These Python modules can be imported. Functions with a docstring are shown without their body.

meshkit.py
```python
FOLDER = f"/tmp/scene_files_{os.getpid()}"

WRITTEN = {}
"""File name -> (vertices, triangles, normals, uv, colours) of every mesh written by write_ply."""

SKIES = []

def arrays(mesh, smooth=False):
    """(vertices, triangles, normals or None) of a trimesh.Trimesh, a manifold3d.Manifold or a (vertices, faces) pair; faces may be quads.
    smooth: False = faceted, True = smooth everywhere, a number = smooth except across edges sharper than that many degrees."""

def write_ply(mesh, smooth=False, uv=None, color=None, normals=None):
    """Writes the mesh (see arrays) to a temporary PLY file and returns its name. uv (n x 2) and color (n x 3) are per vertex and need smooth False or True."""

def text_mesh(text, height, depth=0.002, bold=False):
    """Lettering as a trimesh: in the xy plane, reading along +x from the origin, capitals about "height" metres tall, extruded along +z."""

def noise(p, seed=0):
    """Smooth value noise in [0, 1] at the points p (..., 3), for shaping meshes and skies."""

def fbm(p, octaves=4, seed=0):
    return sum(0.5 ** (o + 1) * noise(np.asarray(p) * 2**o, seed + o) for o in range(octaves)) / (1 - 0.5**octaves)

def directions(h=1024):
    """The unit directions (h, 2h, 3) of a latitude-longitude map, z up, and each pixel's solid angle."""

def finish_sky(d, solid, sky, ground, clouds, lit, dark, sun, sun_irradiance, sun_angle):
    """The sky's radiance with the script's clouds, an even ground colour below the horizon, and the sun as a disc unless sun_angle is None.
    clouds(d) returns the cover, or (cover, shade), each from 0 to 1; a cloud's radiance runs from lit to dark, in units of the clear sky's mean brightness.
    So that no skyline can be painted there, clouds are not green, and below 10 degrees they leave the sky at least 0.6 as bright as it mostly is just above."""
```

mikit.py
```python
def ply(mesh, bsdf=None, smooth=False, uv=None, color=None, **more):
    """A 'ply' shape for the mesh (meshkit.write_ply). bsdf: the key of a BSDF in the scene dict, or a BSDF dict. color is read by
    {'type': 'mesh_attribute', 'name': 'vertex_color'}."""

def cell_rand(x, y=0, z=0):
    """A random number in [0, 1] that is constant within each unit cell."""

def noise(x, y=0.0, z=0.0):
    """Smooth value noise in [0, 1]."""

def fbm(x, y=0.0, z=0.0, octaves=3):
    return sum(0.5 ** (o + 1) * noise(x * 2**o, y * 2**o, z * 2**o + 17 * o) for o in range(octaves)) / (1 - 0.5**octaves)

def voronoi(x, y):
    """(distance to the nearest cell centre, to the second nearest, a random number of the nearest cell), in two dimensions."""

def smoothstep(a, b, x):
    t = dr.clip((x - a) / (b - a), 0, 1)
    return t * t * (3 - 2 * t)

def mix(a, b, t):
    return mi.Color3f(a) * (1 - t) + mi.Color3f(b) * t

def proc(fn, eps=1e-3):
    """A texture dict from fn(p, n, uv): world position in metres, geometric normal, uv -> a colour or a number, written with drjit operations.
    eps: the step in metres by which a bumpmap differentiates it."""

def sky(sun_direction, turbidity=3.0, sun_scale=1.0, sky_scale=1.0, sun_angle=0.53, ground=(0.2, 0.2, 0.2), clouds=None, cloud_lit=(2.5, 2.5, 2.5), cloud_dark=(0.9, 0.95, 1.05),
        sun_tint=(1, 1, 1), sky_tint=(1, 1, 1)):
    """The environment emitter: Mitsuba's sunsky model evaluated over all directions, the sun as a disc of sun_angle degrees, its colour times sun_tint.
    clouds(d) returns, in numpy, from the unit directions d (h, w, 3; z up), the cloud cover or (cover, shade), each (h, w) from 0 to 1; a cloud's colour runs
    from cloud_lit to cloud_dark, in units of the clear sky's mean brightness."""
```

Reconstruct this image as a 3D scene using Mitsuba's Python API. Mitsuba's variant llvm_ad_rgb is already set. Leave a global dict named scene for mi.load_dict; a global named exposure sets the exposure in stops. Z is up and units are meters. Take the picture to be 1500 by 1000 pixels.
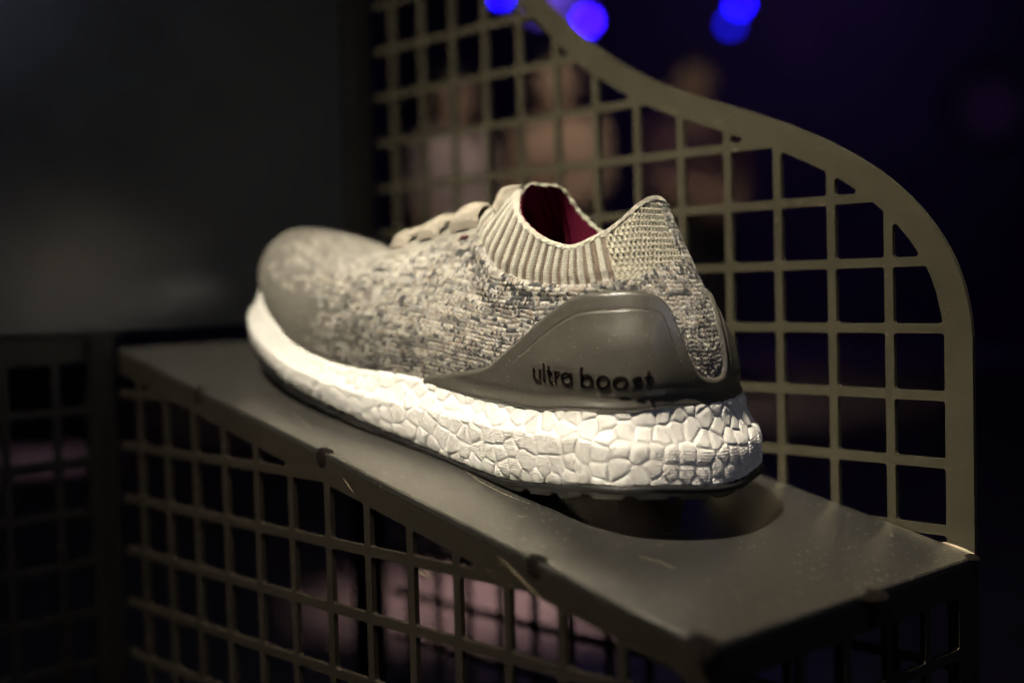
import math, random
import numpy as np, trimesh
import mitsuba as mi, drjit as dr
import mikit, meshkit
from scipy.interpolate import splprep, splev, Akima1DInterpolator, PchipInterpolator
from scipy.spatial import cKDTree
from shapely.geometry import Polygon, box as sbox, MultiPolygon
from shapely import affinity

T = mi.ScalarTransform4f
rng = np.random.default_rng(7)
CELL = 0.0254                      # pitch of the grille: one inch
ZO = 0.800                         # shelf frame origin above the floor


def W(p):
    """Shelf frame (grille cells) -> world metres."""
    return np.asarray(p, float) * CELL + np.array([0, 0, ZO])


scene, labels = {}, {}
exposure = 0.0
# ------------------------------------------------------------------ camera (calibrated on the grille), lamps, exposure
RM = np.array([[0.683651, 0.729322, -0.026652], [0.014111, -0.049721, -0.998663], [-0.729673, 0.682361, -0.044284]])
CAM = W([23.433076, -17.612002, -5.177957])
_m = np.eye(4)
_m[:3, 0], _m[:3, 1], _m[:3, 2], _m[:3, 3] = -RM[0], -RM[1], RM[2], CAM
scene["camera"] = {"type": "thinlens", "fov": math.degrees(2 * math.atan(750 / 1894.47)), "fov_axis": "x", "aperture_radius": 0.0072,
                   "focus_distance": 18.9 * CELL, "near_clip": 0.02, "far_clip": 60.0, "to_world": T(_m)}


def lamp(name, label, pos, aim, radius, rgb, snoot, parts=True, group=None, ring=24):
    """A can spotlight: housing tube, yoke and a glowing lens; its light leaves through the open end of the housing."""
    pos, aim = np.asarray(pos, float), np.asarray(aim, float)
    z = (aim - pos) / np.linalg.norm(aim - pos)
    x = np.cross(z, [0, 0, 1.0] if abs(z[2]) < 0.95 else [1.0, 0, 0])
    x /= np.linalg.norm(x)
    R = np.stack([x, np.cross(z, x), z], 1)
    key = thing(name, label, "spotlight", group)
    a = np.arange(ring) * 2 * math.pi / ring

    def rings(prof):
        v = np.array([[r * math.cos(t), r * math.sin(t), h] for r, h in prof for t in a])
        f = []
        for k in range(len(prof) - 1):
            for i in range(ring):
                j = (i + 1) % ring
                f += [[k * ring + i, k * ring + j, k * ring + ring + j], [k * ring + i, k * ring + ring + j, k * ring + ring + i]]
        return v @ R.T + pos, np.array(f)

    r = radius
    obj("housing", rings([(0.001, -2.2 * r), (0.8 * r, -2.2 * r), (1.25 * r, -1.2 * r), (1.3 * r, snoot), (1.12 * r, snoot), (1.08 * r, -0.3 * r), (0.001, -0.35 * r)]), "lamp_black", 30, key)
    v = np.vstack([[[0, 0, 0]], np.stack([r * np.cos(a), r * np.sin(a), 0 * a], 1)])
    f = np.array([[0, 1 + i, 1 + (i + 1) % ring] for i in range(ring)])
    obj("lens", (v @ R.T + pos, f), "lamp_black", False, key, emitter={"type": "area", "radiance": {"type": "rgb", "value": list(map(float, rgb))}})
    yk = trimesh.creation.box([0.25 * r, 2.9 * r, 0.25 * r])
    yk.apply_translation([0, 0, -2.6 * r])
    obj("yoke", (np.array(yk.vertices) @ R.T + pos, np.array(yk.faces)), "lamp_black", False, key)
    return key


LAMPS = []   # built below, once the helpers' materials exist


# ------------------------------------------------------------------ helpers
def numbered(name):
    if name not in scene and name not in labels:
        return name
    k = 1
    while f"{name}_{k:03d}" in scene or f"{name}_{k:03d}" in labels:
        k += 1
    return f"{name}_{k:03d}"


def obj(name, mesh, bsdf, smooth=False, parent=None, label=None, cat=None, group=None, kind=None, **kw):
    key = numbered((parent + "__" if parent else "") + name)
    scene[key] = mikit.ply(mesh, bsdf, smooth, **kw)
    d = {k: v for k, v in (("label", label), ("category", cat), ("group", group), ("kind", kind)) if v}
    if d:
        labels[key] = d
    return key


def thing(name, label, cat, group=None):
    key = numbered(name)
    labels[key] = {"label": label, "category": cat}
    if group:
        labels[key]["group"] = group
    return key


def grid_faces(nr, nc, mask=None):
    i, j = np.meshgrid(np.arange(nr - 1), np.arange(nc - 1), indexing="ij")
    if mask is not None:
        i, j = i[mask], j[mask]
    a = (i * nc + j).ravel()
    return np.vstack([np.stack([a, a + 1, a + nc + 1], 1), np.stack([a, a + nc + 1, a + nc], 1)])


def compact(v, f, *more):
    used = np.unique(f)
    m = -np.ones(len(v), int)
    m[used] = np.arange(len(used))
    return (v[used], m[f]) + tuple(x[used] for x in more)


def grid_normals(P):
    du, dv = np.gradient(P, axis=1), np.gradient(P, axis=0)
    n = np.cross(du, dv)
    return n / np.maximum(np.linalg.norm(n, axis=-1, keepdims=True), 1e-9)


def sstep(a, b, x):
    t = np.clip((np.asarray(x, float) - a) / (b - a), 0, 1)
    return t * t * (3 - 2 * t)


def hash2(i, j, k=0):
    h = (np.asarray(i).astype(np.int64) + 1000003) * 374761393 + (np.asarray(j).astype(np.int64) + 50021) * 668265263 + k * 974711
    h &= 0xFFFFFFFF
    h = ((h ^ (h >> 13)) * 1274126177) & 0xFFFFFFFF
    return ((h ^ (h >> 16)) & 0xFFFFFF) / 16777215.0


def extrude_poly(poly, h):
    polys = getattr(poly, "geoms", [poly])
    return trimesh.util.concatenate([trimesh.creation.extrude_polygon(g, h, engine="earcut") for g in polys if g.area > 1e-9])

# ------------------------------------------------------------------ materials
def rgb(*v):
    return {"type": "rgb", "value": list(v)}


def two(b):
    return {"type": "twosided", "bsdf": b}


def princ(base, rough, **k):
    return {"type": "principled", "base_color": base, "roughness": rough, **k}


def grain(base, amp, scale):
    def fn(p, n, uv):
        g = mikit.fbm(p.x * scale, p.y * scale, p.z * scale, 3)
        s = mikit.noise(p.x * scale * 9, p.y * scale * 9, p.z * scale * 9)
        return mi.Color3f(*base) * (1 + amp * (g - 0.5) * 2 + amp * 0.5 * (s - 0.5))
    return mikit.proc(fn)


def speck_rough(base, amp, scale):
    def fn(p, n, uv):
        return base + amp * (mikit.fbm(p.x * scale, p.y * scale, p.z * scale, 3) - 0.5)
    return mikit.proc(fn)


def plate_rough(p, n, uv):
    smudge = mikit.fbm(p.x * 22, p.y * 34, p.z * 22, 3)
    fine = mikit.noise(p.x * 420, p.y * 420, p.z * 420)
    return 0.105 + 0.065 * mikit.smoothstep(0.38, 0.68, smudge) + 0.02 * fine


def plate_colour(p, n, uv):
    g = mikit.fbm(p.x * 60, p.y * 60, p.z * 60, 3)
    dust = mikit.smoothstep(0.82, 0.90, mikit.noise(p.x * 800, p.y * 800, p.z * 800)) * mikit.smoothstep(0.40, 0.62, mikit.fbm(p.x * 25, p.y * 25, p.z * 25, 2))
    return mikit.mix(mi.Color3f(0.082, 0.080, 0.076) * (0.88 + 0.24 * g), mi.Color3f(0.34, 0.31, 0.25), dust * 0.8)


scene["plate_metal"] = {"type": "blendbsdf", "weight": 0.66, "a_paint": two({"type": "diffuse", "reflectance": mikit.proc(plate_colour)}), "b_sheen": two({"type": "roughconductor", "alpha": mikit.proc(plate_rough), "specular_reflectance": rgb(0.74, 0.71, 0.65)})}
def worn(base, bare):
    """Satin paint with cloudy tone, fine grain and sparse rubbed flecks."""
    def fn(p, n, uv):
        g = mikit.fbm(p.x * 26, p.y * 26, p.z * 26, 3)
        f = mikit.noise(p.x * 1300, p.y * 1300, p.z * 1300)
        k = mikit.smoothstep(0.87, 0.93, mikit.noise(p.x * 620, p.y * 620, p.z * 620)) * mikit.smoothstep(0.5, 0.7, mikit.fbm(p.x * 40 + 3, p.y * 40, p.z * 40, 2))
        return mikit.mix(mi.Color3f(*base) * (0.72 + 0.45 * g + 0.14 * f), mi.Color3f(*bare), k * 0.6)
    return mikit.proc(fn)


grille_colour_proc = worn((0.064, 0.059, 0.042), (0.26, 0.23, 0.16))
shaded_front_proc = worn((0.030, 0.026, 0.021), (0.18, 0.15, 0.11))  # browner guess for this sheet, darkened too for the weaker light it gets
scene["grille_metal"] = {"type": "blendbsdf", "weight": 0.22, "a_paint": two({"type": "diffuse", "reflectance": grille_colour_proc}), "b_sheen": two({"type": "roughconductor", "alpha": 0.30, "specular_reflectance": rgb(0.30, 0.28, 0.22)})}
scene["shaded_front_metal"] = {"type": "blendbsdf", "weight": 0.22, "a_paint": two({"type": "diffuse", "reflectance": shaded_front_proc}), "b_sheen": two({"type": "roughconductor", "alpha": 0.30, "specular_reflectance": rgb(0.26, 0.23, 0.19)})}
scene["side_metal"] = two(princ(rgb(0.009, 0.008, 0.0075), 0.5, specular=0.3))
scene["panel_metal"] = {"type": "blendbsdf", "weight": 0.24, "a_paint": two({"type": "diffuse", "reflectance": grain((0.023, 0.026, 0.033), 0.12, 30.0)}), "b_sheen": two({"type": "roughconductor", "alpha": speck_rough(0.095, 0.03, 20.0), "specular_reflectance": rgb(0.36, 0.37, 0.40)})}
scene["post_metal"] = two(princ(rgb(0.006, 0.0055, 0.0055), 0.55, specular=0.3))
scene["weld_metal"] = two({"type": "diffuse", "reflectance": grain((0.011, 0.009, 0.008), 0.5, 500.0)})
scene["foam"] = two(princ(rgb(0.72, 0.705, 0.675), 0.42, specular=0.45))
scene["knit"] = two(princ({"type": "mesh_attribute", "name": "vertex_color"}, 0.82, specular=0.2, sheen=0.35))
def cage_colour(p, n, uv):
    g = mikit.fbm(p.x * 300, p.y * 300, p.z * 300, 3)
    f = mikit.noise(p.x * 2600, p.y * 2600, p.z * 2600)
    dust = mikit.smoothstep(0.885, 0.93, mikit.noise(p.x * 1500 + 7, p.y * 1500, p.z * 1500))
    return mikit.mix(mi.Color3f(0.060, 0.056, 0.048) * (0.84 + 0.2 * g + 0.16 * f), mi.Color3f(0.26, 0.24, 0.20), dust * 0.7)


def cage_relief(p, n, uv):
    return mikit.noise(p.x * 2400, p.y * 2400, p.z * 2400)


scene["cage_rubber"] = two({"type": "bumpmap", "arbitrary": mikit.proc(cage_relief, 1e-4), "scale": 0.00004, "bsdf": princ(mikit.proc(cage_colour), speck_rough(0.34, 0.10, 1500.0), specular=0.85)})
scene["outsole_rubber"] = two(princ(grain((0.011, 0.011, 0.012), 0.3, 400.0), 0.5, specular=0.35))
scene["letter_gloss"] = two({"type": "roughconductor", "alpha": 0.16, "specular_reflectance": rgb(0.30, 0.26, 0.25)})
scene["lining_cloth"] = two(princ(rgb(0.13, 0.009, 0.034), 0.85, specular=0.15, sheen=0.3))
scene["eyelet_cloth"] = two(princ(rgb(0.045, 0.006, 0.010), 0.9))
scene["lace_cloth"] = two(princ({"type": "mesh_attribute", "name": "vertex_color"}, 0.85, specular=0.2, sheen=0.3))
scene["lamp_black"] = two(princ(rgb(0.02, 0.02, 0.022), 0.4))
scene["floor_paint"] = two(princ(grain((0.30, 0.25, 0.26), 0.25, 3.0), 0.4, specular=0.4))
scene["wall_paint"] = two(princ(grain((0.09, 0.08, 0.11), 0.2, 2.0), 0.8))
scene["skin"] = two(princ(rgb(0.58, 0.42, 0.32), 0.55))
scene["hair_dark"] = two(princ(rgb(0.02, 0.015, 0.012), 0.5))

# ------------------------------------------------------------------ lamps
PC = W([9.5, -3.2, -8.0])
lamp("key_spotlight", "black can spotlight above the front of the rack, warm light on the shoe", PC + np.array([0.16, -0.70, 1.40]), W([8.0, -2.0, -5.6]), 0.034, np.array([1.0, 0.885, 0.69]) * 5500, 0.275)
lamp("added_fill_spotlight", "added out-of-view fill spotlight far to the right of the rack, cool light", PC + np.array([2.6, 0.4, 1.3]), PC, 0.12, np.array([0.66, 0.72, 1.0]) * 25, 0.10)  # unseen lamp, added as a weak bluish fill from the right

# ------------------------------------------------------------------ the display rack (cells): sloping plate, laser-cut grilles
PLZ = lambda x: -6.098 - 0.222 * x        # top of the plate
YF, YB, XL, XR = -6.30, 0.0, 0.38, 14.40  # front, back, left and right of the box
BAR, SHEET = 0.146, 0.085
ZFLOOR = -ZO / CELL


def grille(outer, inner, ox, oz, pitch=1.0, bar=BAR):
    """A sheet cut with rounded square holes on a grid, the holes clipped by the inner outline."""
    x0, y0, x1, y1 = inner.bounds
    holes = []
    h = bar / 2
    for i in range(int(math.floor((x0 - ox) / pitch)) - 1, int(math.ceil((x1 - ox) / pitch)) + 1):
        for j in range(int(math.floor((y0 - oz) / pitch)) - 1, int(math.ceil((y1 - oz) / pitch)) + 1):
            c = sbox(ox + i * pitch + h, oz + j * pitch + h, ox + (i + 1) * pitch - h, oz + (j + 1) * pitch - h).intersection(inner)
            if c.is_empty or c.area < 0.012:
                continue
            c = c.buffer(-0.045, join_style=2).buffer(0.045, quad_segs=3)
            for g in getattr(c, "geoms", [c]):
                if g.area > 0.01:
                    holes.append(g.simplify(0.004))
    p = outer
    from shapely import union_all
    return p.difference(union_all(holes))


def sheet_mesh(poly, thick, to3):
    m = extrude_poly(poly, thick)
    v = np.array(m.vertices)
    return W(to3(v[:, 0], v[:, 1], v[:, 2])), np.array(m.faces)


scene["scratch_metal"] = two(princ(rgb(0.42, 0.36, 0.26), 0.45, metallic=0.4))
rack = thing("display_rack", "olive grey metal display rack with a sloping plate and a tall wavy back grille", "display rack")
# plate
pl = trimesh.creation.box([1, 1, 1])
t_ = 0.10
b = 0.022
prof = [(YF + b, 0), (YB - b, 0), (YB, -b), (YB, -t_), (YF, -t_), (YF, -b)]
v, f = [], []
for x, ins in ((XL, b), (XL + b, 0), (XR - b, 0), (XR, b)):
    for y, z in prof:
        zz = z - (ins if z > -t_ / 2 else 0)
        v.append((x, y, PLZ(x) + zz))
k = len(prof)
for a in range(3):
    for i in range(k):
        j = (i + 1) % k
        f += [[a * k + i, a * k + k + i, a * k + k + j], [a * k + i, a * k + k + j, a * k + j]]
for a in (0, 3):
    f += [[a * k, a * k + i, a * k + i + 1] for i in range(1, k - 1)]
obj("shelf_plate", (W(np.array(v)), np.array(f)), "plate_metal", False, rack)

# back grille: wavy outline traced where it stands
wave = [(4.2, 1.9), (4.75, 1.30), (5.25, 0.74), (5.75, 0.22), (6.27, -0.24), (6.80, -0.70), (7.37, -1.09), (7.92, -1.42), (8.46, -1.69), (9.08, -1.95), (9.83, -2.21), (10.54, -2.46), (11.22, -2.73), (11.87, -3.01),
        (12.37, -3.28), (12.88, -3.60), (13.27, -3.91), (13.64, -4.30), (13.86, -4.57), (14.06, -4.90), (14.24, -5.37), (14.32, -5.77), (14.34, -6.12)]
wx = np.array(wave)
d_ = np.r_[0, np.cumsum(np.linalg.norm(np.diff(wx, axis=0), axis=1))]
tt = np.linspace(0, d_[-1], 70)
wc = np.c_[PchipInterpolator(d_, wx[:, 0])(tt), PchipInterpolator(d_, wx[:, 1])(tt)]
wc = np.array([np.convolve(np.pad(wc[:, q], 3, mode="edge"), np.ones(7) / 7, "valid") for q in (0, 1)]).T
wc[0], wc[-1] = wx[0], wx[-1]
outer = Polygon([(0.42, ZFLOOR + 0.1), (0.42, 3.5)] + [(3.0, 3.5)] + wc.tolist() + [(14.34, ZFLOOR + 0.1)])
inner = outer.buffer(-0.44, join_style=2).union(sbox(0.30, -30, 2.2, 3.0)).intersection(sbox(0.0, ZFLOOR + 0.6, 13.90, 3.0))
holes_poly = grille(outer, inner, 0, 0)
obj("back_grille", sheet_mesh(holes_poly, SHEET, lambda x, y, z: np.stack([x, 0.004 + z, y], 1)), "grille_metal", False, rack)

# front grille, under the plate's edge
top = lambda x: PLZ(x) - t_ - 0.006
outer = Polygon([(XL, ZFLOOR + 0.1), (XL, top(XL)), (XR, top(XR)), (XR, ZFLOOR + 0.1)])
inner = Polygon([(XL - 1, ZFLOOR + 0.6), (XL - 1, top(XL - 1) - 0.37), (14.03, top(14.03) - 0.37), (14.03, ZFLOOR + 0.6)])
obj("front_grille", sheet_mesh(grille(outer, inner, 0.10, -8.055), SHEET, lambda x, y, z: np.stack([x, YF + SHEET - z, y], 1)), "shaded_front_metal", False, rack)
# end grille
tz = PLZ(XR) - t_ - 0.006
outer = Polygon([(YF + SHEET + 0.004, ZFLOOR + 0.1), (YF + SHEET + 0.004, tz), (YB - 0.002, tz), (YB - 0.002, ZFLOOR + 0.1)])
inner = sbox(YF + 0.4, ZFLOOR + 0.6, YB - 0.58, tz - 0.40)
obj("end_grille", sheet_mesh(grille(outer, inner, -1.45, -10.62), SHEET, lambda x, y, z: np.stack([XR - z - 0.002, x, y], 1)), "shaded_front_metal", False, rack)

# weld marks, small dark caps over the plate's edges
cap = trimesh.creation.icosphere(2, 1.0)
cv = np.array(cap.vertices)


def weld(c, r, up):
    rr = 1 + 0.16 * (meshkit.noise(cv * 2.3 + np.array(c) * 7, 3)[:, None] - 0.5)
    v = cv * rr * np.array(r) + np.array(c)
    if up:
        v[:, 2] += -0.222 * (v[:, 0] - c[0])
    obj("weld", (W(v), np.array(cap.faces)), "weld_metal", True, rack)


for x in (3.32, 6.98, 11.62):
    weld((x, YF + 0.015, PLZ(x) - 0.13), (0.15, 0.030, 0.155), True)
    weld((x + 0.02, YF + 0.09, PLZ(x) - 0.012), (0.17, 0.10, 0.020), True)
weld((XR - 0.02, -2.86, PLZ(XR) - 0.05), (0.20, 0.30, 0.058), True)
weld((XR - 0.02, YF + 0.06, PLZ(XR) - 0.13), (0.09, 0.16, 0.145), True)
weld((XR - 0.01, -2.86, PLZ(XR) - 0.26), (0.02, 0.17, 0.24), False)
weld((XR - 0.16, YF + 0.13, PLZ(XR - 0.16) - 0.010), (0.20, 0.16, 0.018), True)
weld((XR - 0.03, -0.14, PLZ(XR) - 0.01), (0.10, 0.16, 0.03), True)
# hairline scratches on the plate
for pts in ([(8.55, -4.75), (9.05, -4.90), (9.60, -4.93), (10.1, -4.86)], [(12.2, -4.9), (12.5, -4.78), (12.7, -4.8)], [(5.2, -5.6), (5.9, -5.75)]):
    q = np.array(pts, float)
    ww = 0.010
    left, right = [], []
    for i in range(len(q)):
        u = q[min(i + 1, len(q) - 1)] - q[max(i - 1, 0)]
        u /= np.linalg.norm(u)
        w_ = ww * (0.25 + math.sin(math.pi * (i + 0.5) / len(q)))
        left.append(q[i] + np.array([-u[1], u[0]]) * w_ / 2)
        right.append(q[i] - np.array([-u[1], u[0]]) * w_ / 2)
    m = extrude_poly(Polygon([tuple(a) for a in left + right[::-1]]), 0.004)
    v = np.array(m.vertices)
    obj("scratch", (W(np.stack([v[:, 0], v[:, 1], PLZ(v[:, 0]) + 0.001 + v[:, 2]], 1)), np.array(m.faces)), "scratch_metal", False, rack)

# bright weld bead at the plate's back right corner
bd = trimesh.creation.icosphere(2, 1.0)
bv = np.array(bd.vertices) * np.array([0.26, 0.035, 0.03])
bv[:, 2] -= 0.222 * bv[:, 0]
obj('weld_bead', (W(bv + np.array([14.10, -0.03, PLZ(14.10) + 0.012])), np.array(bd.faces)), 'scratch_metal', True, rack)
weld((9.6, YF, -12.3), (0.07, 0.03, 0.09), False)
# small scratches down to bare metal on the front sheet: shallow raised burrs
def burr(p, q, w):
    p, q = np.array(p, float), np.array(q, float)
    u = (q - p) / np.linalg.norm(q - p)
    s = np.array([-u[1], u[0]]) * w / 2
    pts = [p, p + 0.3 * (q - p) + s, q, p + 0.3 * (q - p) - s]
    return Polygon([tuple(a) for a in pts])


for p, q, w in (((7.55, -8.02), (7.80, -8.22), 0.02), ((10.95, -8.72), (12.15, -9.40), 0.022), ((9.28, -9.17), (9.52, -9.25), 0.05), ((9.40, -9.14), (9.62, -9.23), 0.03)):
    m = extrude_poly(burr(p, q, w), 0.004)
    v = np.array(m.vertices)
    obj("scratch", (W(np.stack([v[:, 0], YF - 0.001 - v[:, 2], v[:, 1]], 1)), np.array(m.faces)), "scratch_metal", False, rack)

# the side panel that the rack is fixed to: solid sheet above, grille below, square posts
side = thing("side_panel", "dark satin metal panel standing upright at the left end of the sloping plate", "panel")


def boxm(lo, hi, bev=0.02):
    lo, hi = np.array(lo, float), np.array(hi, float)
    m = trimesh.creation.box(hi - lo)
    m.apply_translation((lo + hi) / 2)
    return W(np.array(m.vertices)), np.array(m.faces)


obj("sheet", boxm((-0.12, -16.0, -5.86), (0.0, -0.62, 14.0)), "panel_metal", False, side)
obj("post", boxm((-0.30, -0.55, ZFLOOR + 0.02), (0.30, -0.06, 14.0)), "post_metal", False, side)
obj("post", boxm((-0.25, -6.74, ZFLOOR + 0.02), (0.30, -6.34, -5.99)), "post_metal", False, side)
outer = sbox(-16.0, ZFLOOR + 0.1, -6.78, -5.99)
inner = sbox(-15.6, ZFLOOR + 0.6, -6.70, -6.36)
obj("lower_grille", sheet_mesh(grille(outer, inner, -7.38, -7.35, 0.97), SHEET, lambda x, y, z: np.stack([-z, x, y], 1)), "side_metal", False, side)
obj("rail", boxm((-0.5, -16.0, -5.985), (-0.02, -6.0, -5.90)), "post_metal", False, side)

# ------------------------------------------------------------------ the shoe: frame (mm): s heel->toe, t towards the lateral side, n up
SO = np.array([12.003213, -3.183, -8.61991])
SE = np.array([-0.982294, 0.0, 0.187344])
ST = np.array([-0.000937, -0.999988, -0.004911])
SN = np.array([0.187341, -0.005, 0.982282])
LEN, WID = 280.0, 1.063


def SW(p):
    """Shoe frame (mm) -> world metres."""
    p = np.asarray(p, float)
    c = SO + (p[..., 0:1] * SE + p[..., 1:2] * ST + p[..., 2:3] * SN) / 25.4
    return W(c)


def pw(xs, ys):
    return PchipInterpolator(xs, ys, extrapolate=True)


def outline():
    k = LEN / 297
    s = np.array([0, 4, 12, 25, 45, 75, 105, 140, 175, 205, 235, 260, 280, 292, 299]) * k
    wl = np.array([0, 17, 30, 38.5, 42, 41, 41, 45.5, 50, 51, 47, 39.5, 27.5, 14.5, 0]) * WID
    wm = np.array([0, 19, 33, 41, 43, 38.5, 34, 35, 41, 46, 46, 40, 30, 17, 0]) * WID
    pts = np.r_[np.c_[s, wl], np.c_[s, -wm][::-1][1:]]
    tck, u = splprep(pts.T, s=0, per=True)
    q = np.array(splev(np.linspace(0, 1, 6001), tck)).T
    return q


_q = outline()
_it = int(np.argmax(_q[:, 0]))
_d = np.gradient(_q, axis=0)
_d /= np.linalg.norm(_d, axis=1)[:, None]
_nrm = np.c_[-_d[:, 1], _d[:, 0]]
_arc = np.r_[0, np.cumsum(np.linalg.norm(np.diff(_q, axis=0), axis=1))]
LL, LM = _arc[_it], _arc[-1] - _arc[_it]          # lateral and medial length of the outline
_ell = np.where(_arc <= LL, _arc, _arc - _arc[-1])  # signed: + lateral, - medial (toe at +LL == -LM)
_o = np.argsort(_ell)


def oline(ell, off):
    """Outline point at signed arc length ell (0 heel, + lateral), moved off mm outwards."""
    ell = np.asarray(ell, float)
    e = _ell[_o]
    p = np.stack([np.interp(ell, e, _q[_o, k]) for k in (0, 1)], -1)
    n = np.stack([np.interp(ell, e, _nrm[_o, k]) for k in (0, 1)], -1)
    n /= np.linalg.norm(n, axis=-1, keepdims=True)
    out = -n
    c = np.array([LEN / 2, 0.0])
    # make sure the normal points outwards
    sg = np.sign(((p - c * [1, 0]) * out).sum(-1, keepdims=True))
    return p + np.asarray(off, float)[..., None] * out * np.where(sg == 0, 1, sg)


def ell_of_s(s, side=1):
    e = np.linspace(0, LL if side > 0 else -LM, 4000)
    ss = oline(e, 0 * e)[:, 0]
    return np.interp(s, ss, e)


plate_n = lambda s: -3.5 + 0.030 * s
hO_ = pw([0, 7, 11, 24, 38, 50, 67, 85, 185, 203, 215, 240, 260, 280], [10.5, 10.4, 9.8, 8.6, 5.8, 2.8, 0.5, 0.05, 0.05, 1.0, 2.6, 7, 11, 15])
hO = lambda s: plate_n(s) + hO_(s)
hB_ = pw([0, 6, 15, 27, 31, 44, 58, 73, 88, 103, 117, 131, 146, 161, 179, 200, 214, 240, 260, 280], [15.5, 16.5, 15, 12, 10.2, 7, 4, 1.6, 1.2, 1.8, 2.8, 4, 5.2, 6.6, 8, 10, 12, 15.5, 19, 23])
hB = lambda s: np.maximum(hB_(s), hO(s) + 1.6)
hR = pw([0, 5, 25, 47, 78, 110, 140, 180, 214, 240, 260, 280], [29, 29, 28, 24.5, 20, 17.5, 16.5, 17.5, 21, 25.5, 29, 32])
hT = pw([0, 5, 12, 19, 37, 50, 72, 87, 101, 122, 136, 150, 166, 182, 199, 218, 243, 262, 282], [43, 43, 41.5, 40, 37, 34, 31, 29.3, 29, 28.6, 27.6, 26, 25, 25.3, 27, 31, 36, 42, 51])

# ---- midsole: levels of (offset, height), interpolated, then foam cells
TOE = lambda s: sstep(215, 268, s)


def midsole_profile(s):
    b, r, t = hB(s), hR(s), hT(s)
    z = TOE(s)
    k = sstep(42, 10, s)
    off = [-16 + 0 * s, -6 + 8.0 * k, -3.2 + 7.6 * k, -1.0 + 5.0 * k + 0.5 * z, -0.15 + 3.0 * k + 1.0 * z, 1.2 * z - 0.1 + 2.2 * k, -1.6 + 0.6 * z + 0.8 * k, -3.6 + 0.8 * z, -4.9 + 1.6 * z, -6.3 + 0 * s, -9.5 + 0 * s]
    nn = [b - 0.2, b - 0.2, b + 0.5, b + 0.38 * (r - b), r - 1.6, r, r + 0.25 * (t - r), r + 0.62 * (t - r), t - 0.8, t + 0.1, t - 1.5]
    return np.array(off), np.array(nn)


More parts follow.
